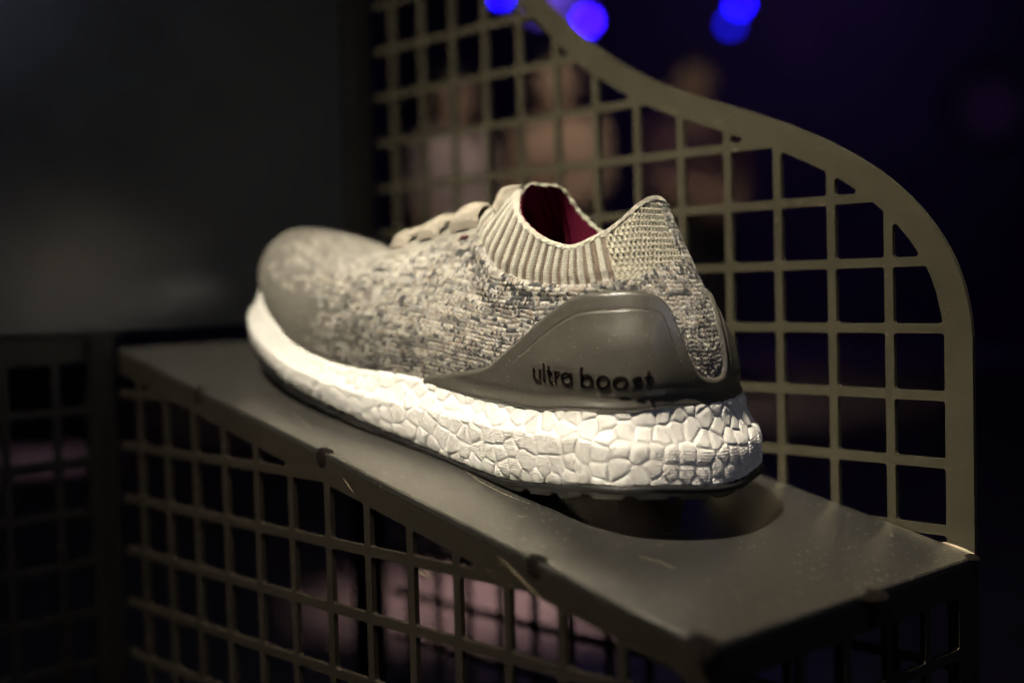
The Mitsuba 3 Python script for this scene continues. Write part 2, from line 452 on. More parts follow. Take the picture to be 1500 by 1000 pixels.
def loft(ell, prof, rows):
    p = oline(ell, 0 * ell)
    off, nn = prof(p[:, 0])
    k = len(off)
    d = np.r_[np.zeros((1, len(ell))), np.cumsum(np.hypot(np.diff(off, axis=0), np.diff(nn, axis=0)), axis=0)]
    seg = np.diff(d.mean(1))
    if k > 8:
        seg[0] *= 0.1; seg[1] *= 0.5; seg[-1] *= 0.25
    key = np.r_[0, np.cumsum(seg)] / seg.sum()
    v = np.linspace(0, 1, rows)
    O_, N_ = PchipInterpolator(key, off)(v), PchipInterpolator(key, nn)(v)
    P = np.empty((rows, len(ell), 3))
    for i in range(rows):
        P[i, :, :2] = oline(ell, O_[i])
        P[i, :, 2] = N_[i]
    return P, np.broadcast_to(v[:, None], O_.shape), N_


def ells(fine, coarse):
    a = np.arange(-LM, -25, coarse)
    b = np.arange(-25, LL, fine)
    e = np.r_[a, b, LL]
    return e


def foam_cells(pts, sizes):
    """Dart throwing: seeds whose spacing is sizes (mm)."""
    r = np.random.default_rng(11)
    order = r.permutation(len(pts))
    cell, kept, got = 4.0, {}, []
    for i in order:
        p, m = pts[i], sizes[i]
        c = tuple((p // cell).astype(int))
        ok = True
        R = int(np.ceil(m / cell))
        for x in range(c[0] - R, c[0] + R + 1):
            for y in range(c[1] - R, c[1] + R + 1):
                for z in range(c[2] - R, c[2] + R + 1):
                    for j in kept.get((x, y, z), ()):
                        if ((pts[j] - p) ** 2).sum() < (0.5 * (m + sizes[j])) ** 2:
                            ok = False
                            break
                    if not ok: break
                if not ok: break
            if not ok: break
        if ok:
            kept.setdefault(c, []).append(i)
            got.append(i)
    return pts[got]


def build_midsole(shoe):
    e = ells(0.34, 1.3)
    P, V, _ = loft(e, midsole_profile, 270)
    N = grid_normals(P)
    if (N[135, :, :2] * (P[135, :, :2] - [140, 0])).sum() < 0:
        N = -N
    r = np.random.default_rng(3)
    flat = P.reshape(-1, 3)
    sub = r.choice(len(flat), 26000, replace=False)
    smp = flat[sub]
    size = 5.0 + 0.8 * r.random(len(sub)) - 1.3 * sstep(120, 240, smp[:, 0])
    seeds = foam_cells(smp, size)
    warp = np.stack([meshkit.noise(flat / 3.1, 5 + k) - 0.5 for k in range(3)], -1) * 0.45
    tree = cKDTree(seeds)
    d, idx = tree.query(flat + warp, k=3)
    edge = d[:, 1] - d[:, 0]
    rnd = hash2(idx[:, 0], 1)
    w = np.clip(edge / 1.9, 0, 1)
    dome = np.sqrt(np.clip(1 - (1 - w) ** 2.2, 0, 1))
    h = -0.36 * np.exp(-((edge / 1.1) ** 2)) + 0.30 * (1 - (1 - np.clip(edge / 4.2, 0, 1)) ** 2) + (rnd - 0.5) * 0.14
    tilt = (hash2(idx[:, 0], 2) - 0.5) * 0.09 * (flat[:, 0] - seeds[idx[:, 0], 0]) + (hash2(idx[:, 0], 3) - 0.5) * 0.10 * (flat[:, 2] - seeds[idx[:, 0], 2])
    h += np.clip(tilt, -0.25, 0.25) * w
    # fine moulding lines on the lower face
    nn, s = flat[:, 2], flat[:, 0]
    low = sstep(0.3, -0.6, nn - hR(s)) * sstep(0.05, 0.12, V.ravel())
    ph = (nn - hB(s) * 0.6 + 0.6 * (meshkit.noise(flat / 9.0, 9) - 0.5)) / 0.98
    h += 0.10 * np.sin(2 * np.pi * ph) * low * np.clip(edge / 0.6, 0, 1) * sstep(190, 120, s)
    # small moulding nibs, about one on every other cell
    nib = hash2(idx[:, 0], 4) < 0.5
    o = np.stack([hash2(idx[:, 0], 5 + k) - 0.5 for k in range(3)], -1) * 3.0
    dn = np.linalg.norm(flat - seeds[idx[:, 0]] - o, axis=1)
    h += 0.55 * np.exp(-(dn / 0.42) ** 2) * nib
    h += 0.10 * (meshkit.fbm(flat / 1.3, 2, 4) - 0.5)
    h *= sstep(0.0, 0.09, V.ravel()) * (1 - 0.6 * sstep(0.94, 1.0, V.ravel()))
    h *= 1 - 0.35 * TOE(s)
    Q = P + N * h.reshape(P.shape[:2])[..., None]
    f = grid_faces(*P.shape[:2])
    obj("midsole", (SW(Q).reshape(-1, 3), f), "foam", True, shoe)


# ---- upper: a loft from the sole line up to the collar rim / the centre line
B_OFF = -6.8
CTRL = [  # s on the sole line, P1 (outline handle), P2 (top handle), top point; lateral side
    (0, (1.5, 1, 66), (29, 3, 90), (42, 2, 112.5)),
    (5, (5, 17, 66), (30, 17.5, 88), (40.5, 13, 109.5)),
    (20, (18, 31, 60), (33, 31, 80), (46, 25, 98)),
    (50, (49, 38.5, 55), (56, 35.5, 73), (60, 28, 92)),
    (90, (90, 38, 52), (86, 34, 78), (87, 24, 97.5)),
    (105, (104, 40, 55), (98, 30, 88), (99, 16.5, 102.5)),
    (118, (118, 42, 60), (110.5, 21, 95), (109.5, 6, 105.3)),
    (125, (125, 43.5, 61), (116, 19, 94), (114.5, 0, 106.3)),
    (130, (130, 45, 61), (122, 20, 93), (121, 0, 101.5)),
    (136, (136, 47, 61), (130, 23, 92), (130, 0, 94)),
    (165, (165, 53, 55), (160, 27, 83), (160, 0, 81.5)),
    (200, (202, 54, 52), (191, 29, 71), (190, 0, 68)),
    (225, (229, 51, 54), (214, 28, 68.5), (213, 0, 66)),
    (250, (257, 42, 58), (239, 23, 71), (237, 0, 69)),
    (268, (277, 27, 60), (259, 13, 72), (255, 0, 69.5)),
    (280, (287, 0, 58), (273, 0, 70.5), (263, 0, 67.5)),
]
CTRL_M = {5: ((10, -14.0, 66), (35, -13.5, 90), (45.5, -8.5, 108.5)), 20: ((24, -27.5, 58), (45, -27, 80), (60, -20.5, 96)), 50: ((50, -36, 55), (68, -33, 73), (77, -25, 89)),
          90: ((90, -36, 54), (100, -32, 78), (103.5, -23, 100)), 105: ((105, -38, 57), (107, -27, 92), (109, -16, 108.5)),
          118: ((118, -40, 59), (114, -22, 96), (113.5, -8, 109)), 125: ((125, -41, 60), (117, -20, 95), (115.5, -2.5, 107.8))}


def ctrl_tables():
    rows = []
    for s, a, b, c in CTRL:
        rows.append((ell_of_s(s, 1) if s not in (0, 280) else (0.0 if s == 0 else LL), a, b, c))
        if s not in (0, 280):
            if s in CTRL_M:
                a, b, c = CTRL_M[s]
            else:
                k = 0.92
                a, b, c = (a[0], -a[1] * k, a[2]), (b[0], -b[1], b[2]), (c[0], -c[1], c[2])
            rows.append((ell_of_s(s, -1), a, b, c))
        elif s == 280:
            rows.append((-LM, a, b, c))
    rows.sort(key=lambda r: r[0])
    x = np.array([r[0] for r in rows])
    return [Akima1DInterpolator(x, np.array([r[k] for r in rows], float)) for k in (1, 2, 3)]


C1, C2, C3 = ctrl_tables()


def surf(ell, v):
    """The bare upper: ell (nc,), v (nr,) -> (nr, nc, 3)."""
    b = oline(ell, B_OFF - 1.9 * sstep(45, 5, ell) * sstep(-110, -60, ell))
    b = np.c_[b, hT(np.clip(b[:, 0], 0, LEN)) - 1.0]
    p1, p2, p3 = C1(ell), C2(ell), C3(ell)
    v = np.asarray(v, float).reshape(-1, 1, 1)
    P = (1 - v) ** 3 * b + 3 * (1 - v) ** 2 * v * p1 + 3 * (1 - v) * v**2 * p2 + v**3 * p3
    return P


def surf_normals(P):
    N = grid_normals(P)
    m = P.shape[0] // 3
    if (N[m, :, :2] * (P[m, :, :2] - [150, 0])).sum() < 0:
        N = -N
    return N


n_cuff = pw([20, 31, 37, 44, 55, 70, 86, 98, 115, 130, 145], [86, 84.5, 82.5, 80, 78, 76.5, 77, 81, 87.5, 93, 97])

# ------------------------------------------------------------------ the shoe's parts
shoe = thing("running_shoe", "grey and cream knit running shoe with white pebbled foam sole standing on the sloping plate", "running shoe")
build_midsole(shoe)


def column_v(P, n_target):
    """v index (float) at which each column of P first reaches height n_target (nc,)."""
    n = P[:, :, 2]
    n = np.maximum.accumulate(n, axis=0)
    out = np.empty(P.shape[1])
    for j in range(P.shape[1]):
        out[j] = np.interp(n_target[j], n[:, j], np.arange(P.shape[0]))
    return out


# -- knit
SEAM = 43.5
YARN = np.array([[0.385, 0.368, 0.325], [0.185, 0.178, 0.163], [0.305, 0.302, 0.29], [0.060, 0.061, 0.064], [0.245, 0.212, 0.178]])


def build_upper():
    a = np.arange(-LM, -40, 0.62)
    b_ = np.arange(-40, LL, 0.36)
    e = np.r_[a, b_, LL]
    rows = 290
    v = np.linspace(0, 1, rows)
    P = surf(e, v)
    N = surf_normals(P)
    s, t, n = P[..., 0], P[..., 1], P[..., 2]
    seg = np.linalg.norm(np.diff(P, axis=0), axis=2)
    bb = np.r_[np.zeros((1, len(e))), np.cumsum(seg, axis=0)]
    aa = np.broadcast_to(e[None, :], bb.shape)
    ae = np.abs(aa)
    flat = P.reshape(-1, 3)
    top = bb[-1][None, :]
    nc = n_cuff(np.clip(s, 20, 145))
    is_cuff = (ae > SEAM) & (n > nc) & (s < 131) & (s > 25)
    is_tab = (ae <= SEAM) & (n > 83.4 + 7.0 * sstep(42, 8, ae)) & (aa > -1.5 - 0.10 * (112 - n))
    cuff_lo = np.where(ae > SEAM, nc, 0)
    # ---------------- stitches of the main knit
    wob = (meshkit.noise(flat / 11.0, 21).reshape(s.shape) - 0.5) * 2.2
    wob2 = (meshkit.noise(flat / 7.0, 22).reshape(s.shape) - 0.5) * 1.3
    cw, ch = 2.5, 1.7
    heelness = sstep(62, 30, ae)
    x = (aa + wob) / cw
    y = (bb + wob2 + 1.2 * heelness * np.abs(((aa / 4.2) % 1) - 0.5)) / ch
    i, j = np.floor(x), np.floor(y)
    fx, fy = x - i, y - j
    leg = np.minimum(np.abs(fx - (0.26 + 0.17 * (fy - 0.5))), np.abs(fx - (0.74 - 0.17 * (fy - 0.5))))
    round_ = np.sqrt(np.clip(1 - (leg / 0.235) ** 2, 0, 1))
    lift = 0.42 + 0.58 * np.sin(np.pi * np.clip(fy, 0, 1)) ** 0.7
    hk = 0.55 * round_ * lift
    hk += 0.30 * (hash2(i, j, 3) - 0.5) * round_
    # yarn colours: melange in short horizontal runs
    run = np.floor((x + 31 * hash2(0 * j, j, 5)) / (1.0 + 2.2 * hash2(0 * j, j, 6)))
    i2 = 2 * i + (fx > 0.5)
    r1, r2 = hash2(run, j, 7), hash2(i2, j, 8)
    patch = meshkit.fbm(np.stack([s / 16, t * 0 + 3, n / 6.5], -1), 3, 31)
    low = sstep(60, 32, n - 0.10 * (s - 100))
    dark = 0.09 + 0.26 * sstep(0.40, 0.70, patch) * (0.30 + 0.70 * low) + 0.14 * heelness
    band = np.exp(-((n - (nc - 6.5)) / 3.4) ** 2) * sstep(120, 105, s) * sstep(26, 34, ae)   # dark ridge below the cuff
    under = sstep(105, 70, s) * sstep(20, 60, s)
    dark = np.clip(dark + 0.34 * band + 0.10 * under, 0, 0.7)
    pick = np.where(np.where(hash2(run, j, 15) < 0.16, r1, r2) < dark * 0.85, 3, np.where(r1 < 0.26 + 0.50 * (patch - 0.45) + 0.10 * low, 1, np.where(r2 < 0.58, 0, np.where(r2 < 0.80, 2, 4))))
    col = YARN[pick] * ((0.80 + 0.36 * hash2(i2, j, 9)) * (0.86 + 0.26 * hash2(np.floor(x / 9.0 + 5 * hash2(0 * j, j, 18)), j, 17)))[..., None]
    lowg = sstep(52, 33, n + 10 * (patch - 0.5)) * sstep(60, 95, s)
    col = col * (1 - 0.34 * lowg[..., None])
    # toe: fine dark grey mesh that gives way to the melange in clusters
    toe_s = s + 0.55 * (t - 20) * 0.4
    tz = sstep(156, 206, toe_s + 34 * (patch - 0.5)) * sstep(66, 44, n + 18 * (meshkit.fbm(flat / 9.0, 3, 40).reshape(s.shape) - 0.5))
    tz = np.maximum(tz, 0.72 * sstep(222, 256, toe_s) + 0.25 * sstep(180, 220, s))
    cw2 = 1.45
    x2, y2 = aa / cw2, bb / cw2
    j2 = np.floor(y2)
    fx2, fy2 = (x2 + 0.5 * (j2 % 2)) % 1 - 0.5, y2 % 1 - 0.5
    hk2 = 0.34 * np.exp(-(fx2**2 + fy2**2) / 0.09)
    grey = np.array([0.080, 0.076, 0.066]) * (0.85 + 0.3 * hash2(np.floor(x2 + 0.5 * (j2 % 2)), j2, 4))[..., None]
    jump = tz > hash2(np.floor(aa / 3.3), np.floor(bb / 1.62), 12)
    h = np.where(jump, hk2, hk)
    col = np.where(jump[..., None], grey, col)
    # forefoot: knit flattens, grey-beige tone
    fore = sstep(150, 225, s)
    col = col * (1 - 0.35 * fore[..., None]) + np.array([0.235, 0.222, 0.195]) * 0.35 * fore[..., None]
    h = h * (1 - 0.35 * fore)
    # facing beside the laces: flat greyish strip
    fac = sstep(136, 141, aa) * sstep(203, 196, aa) * np.exp(-((v[:, None] - 0.655 - 0.05 * np.sin(aa / 19)) / 0.050) ** 4)
    stripe = 0.5 + 0.5 * np.sin(aa * 2 * np.pi / 2.3)
    col = col * (1 - 0.75 * fac[..., None]) + (np.array([0.25, 0.24, 0.205]) * (0.6 + 0.6 * stripe[..., None])) * 0.75 * fac[..., None]
    h = h * (1 - 0.6 * fac) + 0.7 * fac + 0.2 * fac * stripe
    # folds: the ridge under the cuff, the crease beside it
    h += 1.5 * np.exp(-((n - (nc - 2.6)) / 2.4) ** 2) * sstep(124, 108, s) * sstep(40, 50, ae)
    h += 1.1 * np.exp(-((n - (nc - 9.5)) / 3.6) ** 2) * sstep(112, 92, s) * sstep(40, 60, ae)
    h -= 1.3 * np.exp(-((n - (nc - 15)) / 3.0) ** 2 - ((s - 99) / 9) ** 2)
    h += 1.2 * (meshkit.fbm(flat / 26.0, 2, 50).reshape(s.shape) - 0.5) * (~(is_cuff | is_tab))
    # ---------------- ribbed cuff
    rib = (aa + 0.0) / 6.3
    fr = np.abs((rib % 1) - 0.5) * 2           # 0 at the rib's centre
    rb = sstep(0.62, 0.40, fr)
    tiny = np.sin(bb * 2 * np.pi / 1.15 + 2.0 * np.floor(rib * 3)) * 0.5 + 0.5
    hc = 1.35 * rb * (0.65 + 0.35 * np.cos(fr * np.pi / 2)) + 0.10 * tiny - 0.9 * sstep(4.0, 0.0, n - nc)
    two_ = 0.12 * np.cos((aa * 2 * np.pi / 6.3) * 3)
    hc += two_ * rb
    colc = np.where(rb[..., None] > 0.45, np.array([0.40, 0.39, 0.335]), np.array([0.165, 0.132, 0.105]))
    colc = colc * (0.80 + 0.28 * tiny + 0.16 * (hash2(np.floor(rib * 4), np.floor(bb / 1.15), 2) - 0.5))[..., None]
    # ---------------- heel tab: open honeycomb knit
    tw, th = 2.9, 2.35
    yy = bb / th
    jj = np.floor(yy)
    xx = aa / tw + 0.5 * (jj % 2)
    ii = np.floor(xx)
    gx, gy = xx - ii - 0.5, yy - jj - 0.5
    hole = sstep(0.40, 0.22, np.sqrt((gx / 0.80) ** 2 + ((gy + 0.35 * np.abs(gx)) / 0.95) ** 2))
    hole = hole * (0.65 + 0.35 * hash2(ii, jj, 16)) * (0.55 + 0.45 * sstep(86, 92, n))
    ht = 0.55 * (1 - hole) + 0.26 * np.cos(2 * np.pi * gx) * (1 - hole) - 0.35
    colt = (np.array([0.385, 0.37, 0.295]) * (0.84 + 0.32 * hash2(ii, jj, 6))[..., None]) * (1 - hole[..., None]) + np.array([0.040, 0.042, 0.042]) * hole[..., None]  # hole colour joins dark yarn with painted-in shade of the recess
    h = np.where(is_cuff, hc, np.where(is_tab, ht, h))
    col = np.where(is_cuff[..., None], colc, np.where(is_tab[..., None], colt, col))
    # rims: the last 2 mm roll inwards, a pale finished edge
    rim = (top - bb < 2.2) & ((ae < ell_of_s(121, 1)))
    col = np.where((rim & is_cuff)[..., None], np.array([0.44, 0.42, 0.36]) * (0.86 + 0.22 * tiny[..., None]), col)
    col = np.where((rim & ~is_cuff)[..., None], np.array([0.36, 0.34, 0.29]) * (0.7 + 0.6 * hash2(np.floor(aa / 0.9), 1, 3))[..., None], col)
    h = np.where(rim, h * sstep(0.0, 2.2, top - bb) + 0.35, h)
    fuzz = (meshkit.noise(flat * 2.6, 61).reshape(s.shape) - 0.5) * 0.16
    h = h + fuzz
    h *= sstep(0, 0.03, v)[:, None]
    Q = P + N * h[..., None]
    col = np.clip(col * (0.93 + 0.14 * meshkit.noise(flat * 2.0, 62).reshape(s.shape)[..., None]), 0.01, 0.9)
    Vw = SW(Q).reshape(-1, 3)
    C = col.reshape(-1, 3)
    cl = lambda m: m[:-1, :-1]
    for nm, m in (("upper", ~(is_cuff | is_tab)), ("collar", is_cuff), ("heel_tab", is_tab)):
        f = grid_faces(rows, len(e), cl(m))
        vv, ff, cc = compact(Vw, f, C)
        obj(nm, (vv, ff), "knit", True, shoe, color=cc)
    return P, N, e, v


UP, UN, UE, UV_ = build_upper()


def build_lining():
    e = np.arange(-LM * 0.62, LL * 0.62, 0.9)
    v = np.linspace(0.30, 1, 90)
    P = surf(e, v)
    N = surf_normals(P)
    rib = np.abs(((e / 6.3) % 1) - 0.5) * 2
    off = -1.7 - 0.9 * sstep(0.4, 0.8, rib)[None, :] + 0 * P[..., 0]
    keep = (e < ell_of_s(137, 1)) & (e > ell_of_s(137, -1))
    krim = (e < ell_of_s(126, 1)) & (e > ell_of_s(126, -1))
    P = P + N * off[..., None]
    k = np.where(keep)[0]
    Pk = P[:, k]
    obj("lining", (SW(Pk).reshape(-1, 3), grid_faces(*Pk.shape[:2])), "lining_cloth", True, shoe)
    # rolled rim that joins cuff and lining
    k = np.where(krim)[0]
    rimc = surf(e[k], [0.985])[0]
    rn = N[-1, k]
    th = np.linspace(0, 2 * np.pi, 9)[:-1]
    d = np.gradient(rimc, axis=0)
    d /= np.linalg.norm(d, axis=1, keepdims=True)
    up = np.cross(d, rn)
    up /= np.linalg.norm(up, axis=1, keepdims=True)
    scal = 0.95 + 0.26 * np.cos(2 * np.pi * e[k] / 6.3) * (np.abs(e[k]) > SEAM)
    c = rimc - rn * 0.75
    ring = c[:, None] + (np.cos(th)[None, :, None] * rn[:, None] + np.sin(th)[None, :, None] * up[:, None]) * (scal[:, None, None])
    nr, nt = ring.shape[:2]
    ring = np.concatenate([ring, ring[:, :1]], 1)
    tone = 0.84 + 0.26 * hash2(np.floor(e[k] / 1.2), 2, 2)
    cc = np.broadcast_to((np.array([0.41, 0.39, 0.33])[None] * tone[:, None])[:, None], ring.shape).reshape(-1, 3)
    obj("collar_rim", (SW(ring).reshape(-1, 3), grid_faces(nr, nt + 1)), "knit", True, shoe, color=cc)
    # insole deep inside
    ee = np.linspace(-LM, LL, 160)
    o = oline(ee, 0 * ee - 9)
    ins = np.c_[o, np.full(len(o), 33.0)]
    c0 = np.array([[120, 0, 33.0]])
    m = np.array([[len(o), i, (i + 1) % len(o)] for i in range(len(o))])
    obj("insole", (SW(np.r_[ins, c0]), m), "lining_cloth", False, shoe)


build_lining()

# -- heel cage
CAGE_TOP = [(-140, 30), (-119, 38.6), (-105, 46.7), (-94, 56), (-84, 63.6), (-73, 70.6), (-63, 75.4), (-50, 78.1), (-37, 80), (-28, 79.0), (-23, 76.5), (-18.7, 72.5), (-16.2, 68.5), (-14.3, 63.0), (-12.8, 57.5), (-10.4, 53.8), (-7, 52.3), (-2, 51.9), (3, 52.3), (7.8, 53.6),
            (11.3, 56.5), (14.3, 61.9), (16.9, 69.4), (18.6, 74.8), (21.5, 78.1), (27.3, 80.2), (36.8, 80.6), (50.3, 78.8), (63.3, 75.9), (73.8, 71.0), (84.8, 64.0), (94.3, 56.4), (105.8, 46.9), (111.3, 42.2), (119.3, 38.6), (136.8, 33.1), (143.5, 30.6)]
_ct = np.array(CAGE_TOP, float)
cage_top = PchipInterpolator(_ct[:, 0], _ct[:, 1])
SURF_E = np.arange(-150, 156, 0.35)
SURF_P = surf(SURF_E, np.linspace(0, 0.9, 220))
SURF_N = surf_normals(SURF_P)


def on_surface(ell, n, off):
    """Points on the upper at outline length ell and height n, moved off mm out (arrays of one shape)."""
    ell, n, off = np.broadcast_arrays(np.asarray(ell, float), np.asarray(n, float), np.asarray(off, float))
    sh = ell.shape
    j = np.clip((ell.ravel() - SURF_E[0]) / 0.35, 0, len(SURF_E) - 1.001)
    j0 = j.astype(int)
    w = (j - j0)[:, None]
    nn = np.maximum.accumulate(SURF_P[:, :, 2], axis=0)
    out, nrm = np.zeros((len(j), 3)), np.zeros((len(j), 3))
    for q, wt in ((j0, 1 - w), (j0 + 1, w)):
        i = np.empty(len(j))
        order = np.argsort(q, kind="stable")
        qs = q[order]
        lo = np.r_[0, np.where(np.diff(qs))[0] + 1, len(qs)]
        for a_, b_ in zip(lo[:-1], lo[1:]):
            o = order[a_:b_]
            i[o] = np.interp(n.ravel()[o], nn[:, qs[a_]], np.arange(nn.shape[0]))
        i0 = np.clip(i.astype(int), 0, nn.shape[0] - 2)
        u = (i - i0)[:, None]
        out += wt * (SURF_P[i0, q] * (1 - u) + SURF_P[i0 + 1, q] * u)
        nrm += wt * (SURF_N[i0, q] * (1 - u) + SURF_N[i0 + 1, q] * u)
    nrm /= np.linalg.norm(nrm, axis=1, keepdims=True)
    return (out + nrm * off.ravel()[:, None]).reshape(sh + (3,))


def sole_line(ell):
    s = oline(ell, 0 * ell)[:, 0]
    return hT(np.clip(s, 0, LEN))


def cage_offset(ell, n):
    """Thickness of the cage over the knit; the border is bevelled, the middle stands proud inside a fine line."""
    ring = np.c_[np.linspace(-140, 143.5, 3000), cage_top(np.linspace(-140, 143.5, 3000))]
    d, _ = cKDTree(ring).query(np.c_[ell.ravel(), n.ravel()])
    d = d.reshape(ell.shape)
    base = sole_line(ell.ravel()).reshape(ell.shape)
    o = -0.9 + 2.9 * np.sqrt(np.clip(1 - (1 - np.clip(d / 2.3, 0, 1)) ** 2, 0, 1))
    hi = sstep(40, 52, n) * sstep(12, 26, np.abs(ell)) * sstep(104, 92, np.abs(ell))
    o += 0.40 * sstep(6.5, 7.3, d) * hi + 1.5 * sstep(7.0, 20, d) * hi
    o -= 0.16 * np.exp(-((d - 6.5) / 0.3) ** 2) * hi * sstep(96, 84, ell)
    # a shallow step inside the front of the panel, a hollow above the sole, the flared lip on the foam
    lip = n - base
    o += 0.95 * np.exp(-((lip - 0.4) / 1.5) ** 2) * sstep(0, 12, d)
    o += 0.25 * sstep(6, 0, lip) * sstep(0, 10, d)
    o -= 0.35 * np.exp(-((lip - 4.2) / 1.6) ** 2)
    return o


def build_cage():
    e = np.arange(-140, 143.51, 0.33)
    lo, hi = sole_line(e) - 1.6, cage_top(e)
    w = np.linspace(0, 1, 170)[:, None]
    w = np.where(w > 0.85, 0.85 + (w - 0.85) * 1.0, w)
    n = lo[None] + (hi - lo)[None] * w
    E = np.broadcast_to(e[None], n.shape)
    o = cage_offset(E, n)
    P = on_surface(E, n, o)
    obj("heel_cage", (SW(P).reshape(-1, 3), grid_faces(*P.shape[:2])), "cage_rubber", True, shoe)


build_cage()


# -- raised lettering, drawn with round strokes
def glyph(c):
    from shapely.geometry import LineString, Point
    from shapely import union_all
    R, H, A = 2.05, 4.1, 6.3
    arc = lambda cx, cy, r, a0, a1: [(cx + r * math.cos(math.radians(a)), cy + r * math.sin(math.radians(a))) for a in np.linspace(a0, a1, 22)]
    L = {
        "u": [[(0.1, H)] + arc(1.75, 1.7, 1.65, 180, 360) + [(3.4, H)], [(3.4, H), (3.4, 0)]],
        "l": [[(0, A), (0, 0)]],
        "t": [[(0.9, A - 0.5), (0.9, 1.2)] + arc(1.9, 1.05, 1.0, 180, 285), [(0.0, H), (2.1, H)]],
        "r": [[(0, H), (0, 0)], arc(1.55, 2.55, 1.5, 180, 82)],
        "a": [arc(2.05, R, R, 0, 360), [(4.1, H), (4.1, 0)]],
        "b": [arc(2.05, R, R, 0, 360), [(0, A), (0, 0)]],
        "o": [arc(2.05, R, R, 0, 360)],
        "s": [arc(1.55, 3.08, 1.08, 30, 255) + arc(1.65, 1.02, 1.08, 75, -150)],
    }[c]
    return lambda r: union_all([LineString(p).buffer(r, quad_segs=5) for p in L])


def build_letters():
    # left edge of every letter as a distance along the outline, and its stretch
    spots = [("u", 83.4, 1.05), ("l", 77.6, 1), ("t", 75.7, 1), ("r", 71.6, 1), ("a", 68.4, 1.08), ("b", 59.3, 1.1), ("o", 52.7, 1.1), ("o", 46.2, 1.1), ("s", 39.8, 1.25), ("t", 35.0, 1.2)]
    ms = []
    for c, e0, k in spots:
        e0, k = 57.2 + (e0 - 57.2) * 0.97, k * 0.99
        g = glyph(c)
        for r, z0, z1 in ((0.46, -0.6, 0.50), (0.33, 0.50, 0.66)):
            m = extrude_poly(g(r * (0.84 if c in 'sta' else 1.0)).segmentize(0.5), z1 - z0)
            v = np.array(m.vertices)
            n0 = 43.0 + (80.8 - e0) * 0.118
            ell = e0 - v[:, 0] * k
            n = n0 + v[:, 1] * 0.97 + v[:, 0] * k * 0.118
            P = on_surface(ell, n, cage_offset(ell, n) + z0 + v[:, 2])
            ms.append(trimesh.Trimesh(SW(P), np.array(m.faces), process=False))
    obj("lettering", trimesh.util.concatenate(ms), "letter_gloss", 35, shoe)


build_letters()

# -- laces: flat straps over the instep
def build_straps():
    for k, (e0, v0, lift, wdt) in enumerate([(190.5, 0.665, 2.0, 11.5), (174, 0.670, 2.8, 12.0), (158.5, 0.690, 3.4, 12.0), (146.5, 0.79, 1.4, 8.5)]):
        nU, nV = 60, 17
        vv = np.linspace(v0, 1, nU // 2)
        em = -ell_of_s(oline(np.array([e0]), np.array([0.0]))[0, 0], -1)
        rowsP = []
        for q in np.linspace(-wdt / 2, wdt / 2, nV):
            skew = 11.0
            la = surf(np.array([e0 + q + 0.0]), vv)[:, 0]
            la = np.array([surf(np.array([e0 + q + skew * (v_ - v0) / (1 - v0)]), [v_])[0, 0] for v_ in vv])
            me = np.array([surf(np.array([-(em) - q - skew * (v_ - v0) / (1 - v0)]), [v_])[0, 0] for v_ in vv])[::-1]
            rowsP.append(np.r_[la, me[1:]])
        P = np.array(rowsP)            # (across, along, 3)
        # smooth the centre line crossing
        for _ in range(6):
            P[:, 1:-1] = 0.5 * P[:, 1:-1] + 0.25 * (P[:, :-2] + P[:, 2:])
        N = grid_normals(P)
        if N[nV // 2, P.shape[1] // 2, 2] < 0:
            N = -N
        u = np.linspace(0, 1, P.shape[1])
        arch = lift * np.clip(np.sin(np.pi * u) * 3.2, 0, 1) + 0.2
        arch = arch - 1.7 * (sstep(0.045, 0.0, u) + sstep(0.955, 1.0, u))
        q = np.linspace(-1, 1, nV)[:, None]
        edge = np.clip(1 - np.abs(q) ** 2.4, 0, 1) ** 0.6
        weave = 0.16 * np.sin(u * P.shape[1] * 1.9)[None] * np.sin(q * 14) 
        topP = P + N * (arch[None] + 3.0 * edge + 0.35 * np.sin(u * 17 + k)[None] * (1 - q**2) + weave)[..., None]
        botP = P + N * (arch[None] - 0.5 * edge)[..., None]
        ring = np.concatenate([topP, botP[::-1]], 0)
        ring = np.concatenate([ring, ring[:1]], 0)
        tone = 0.85 + 0.3 * meshkit.noise(ring * 1.6, 5)
        col = np.array([0.30, 0.27, 0.225]) * tone[..., None]
        obj("lace_strap", (SW(ring).reshape(-1, 3), grid_faces(*ring.shape[:2])), "lace_cloth", True, shoe, color=col.reshape(-1, 3))


build_straps()
# eyelet beside the laces, dark red inside
def build_eyelet():
    for e0, v0 in ((155.5, 0.642),):
        c = surf(np.array([e0 - 1, e0, e0 + 1]), [v0 - 0.01, v0, v0 + 0.01])
        p, du, dv = c[1, 1], c[1, 2] - c[1, 0], c[2, 1] - c[0, 1]
        du /= np.linalg.norm(du); nn = np.cross(du, dv); nn /= np.linalg.norm(nn)
        if nn[1] < 0: nn = -nn
        dv = np.cross(nn, du)
        m = trimesh.creation.icosphere(2, 1.0)
        v = np.array(m.vertices)
        P = p + nn * 0.75 + v[:, :1] * du * 2.5 + v[:, 1:2] * dv * 1.05 + v[:, 2:] * nn * 0.55
        obj("eyelet", (SW(P), np.array(m.faces)), "eyelet_cloth", True, shoe)


build_eyelet()


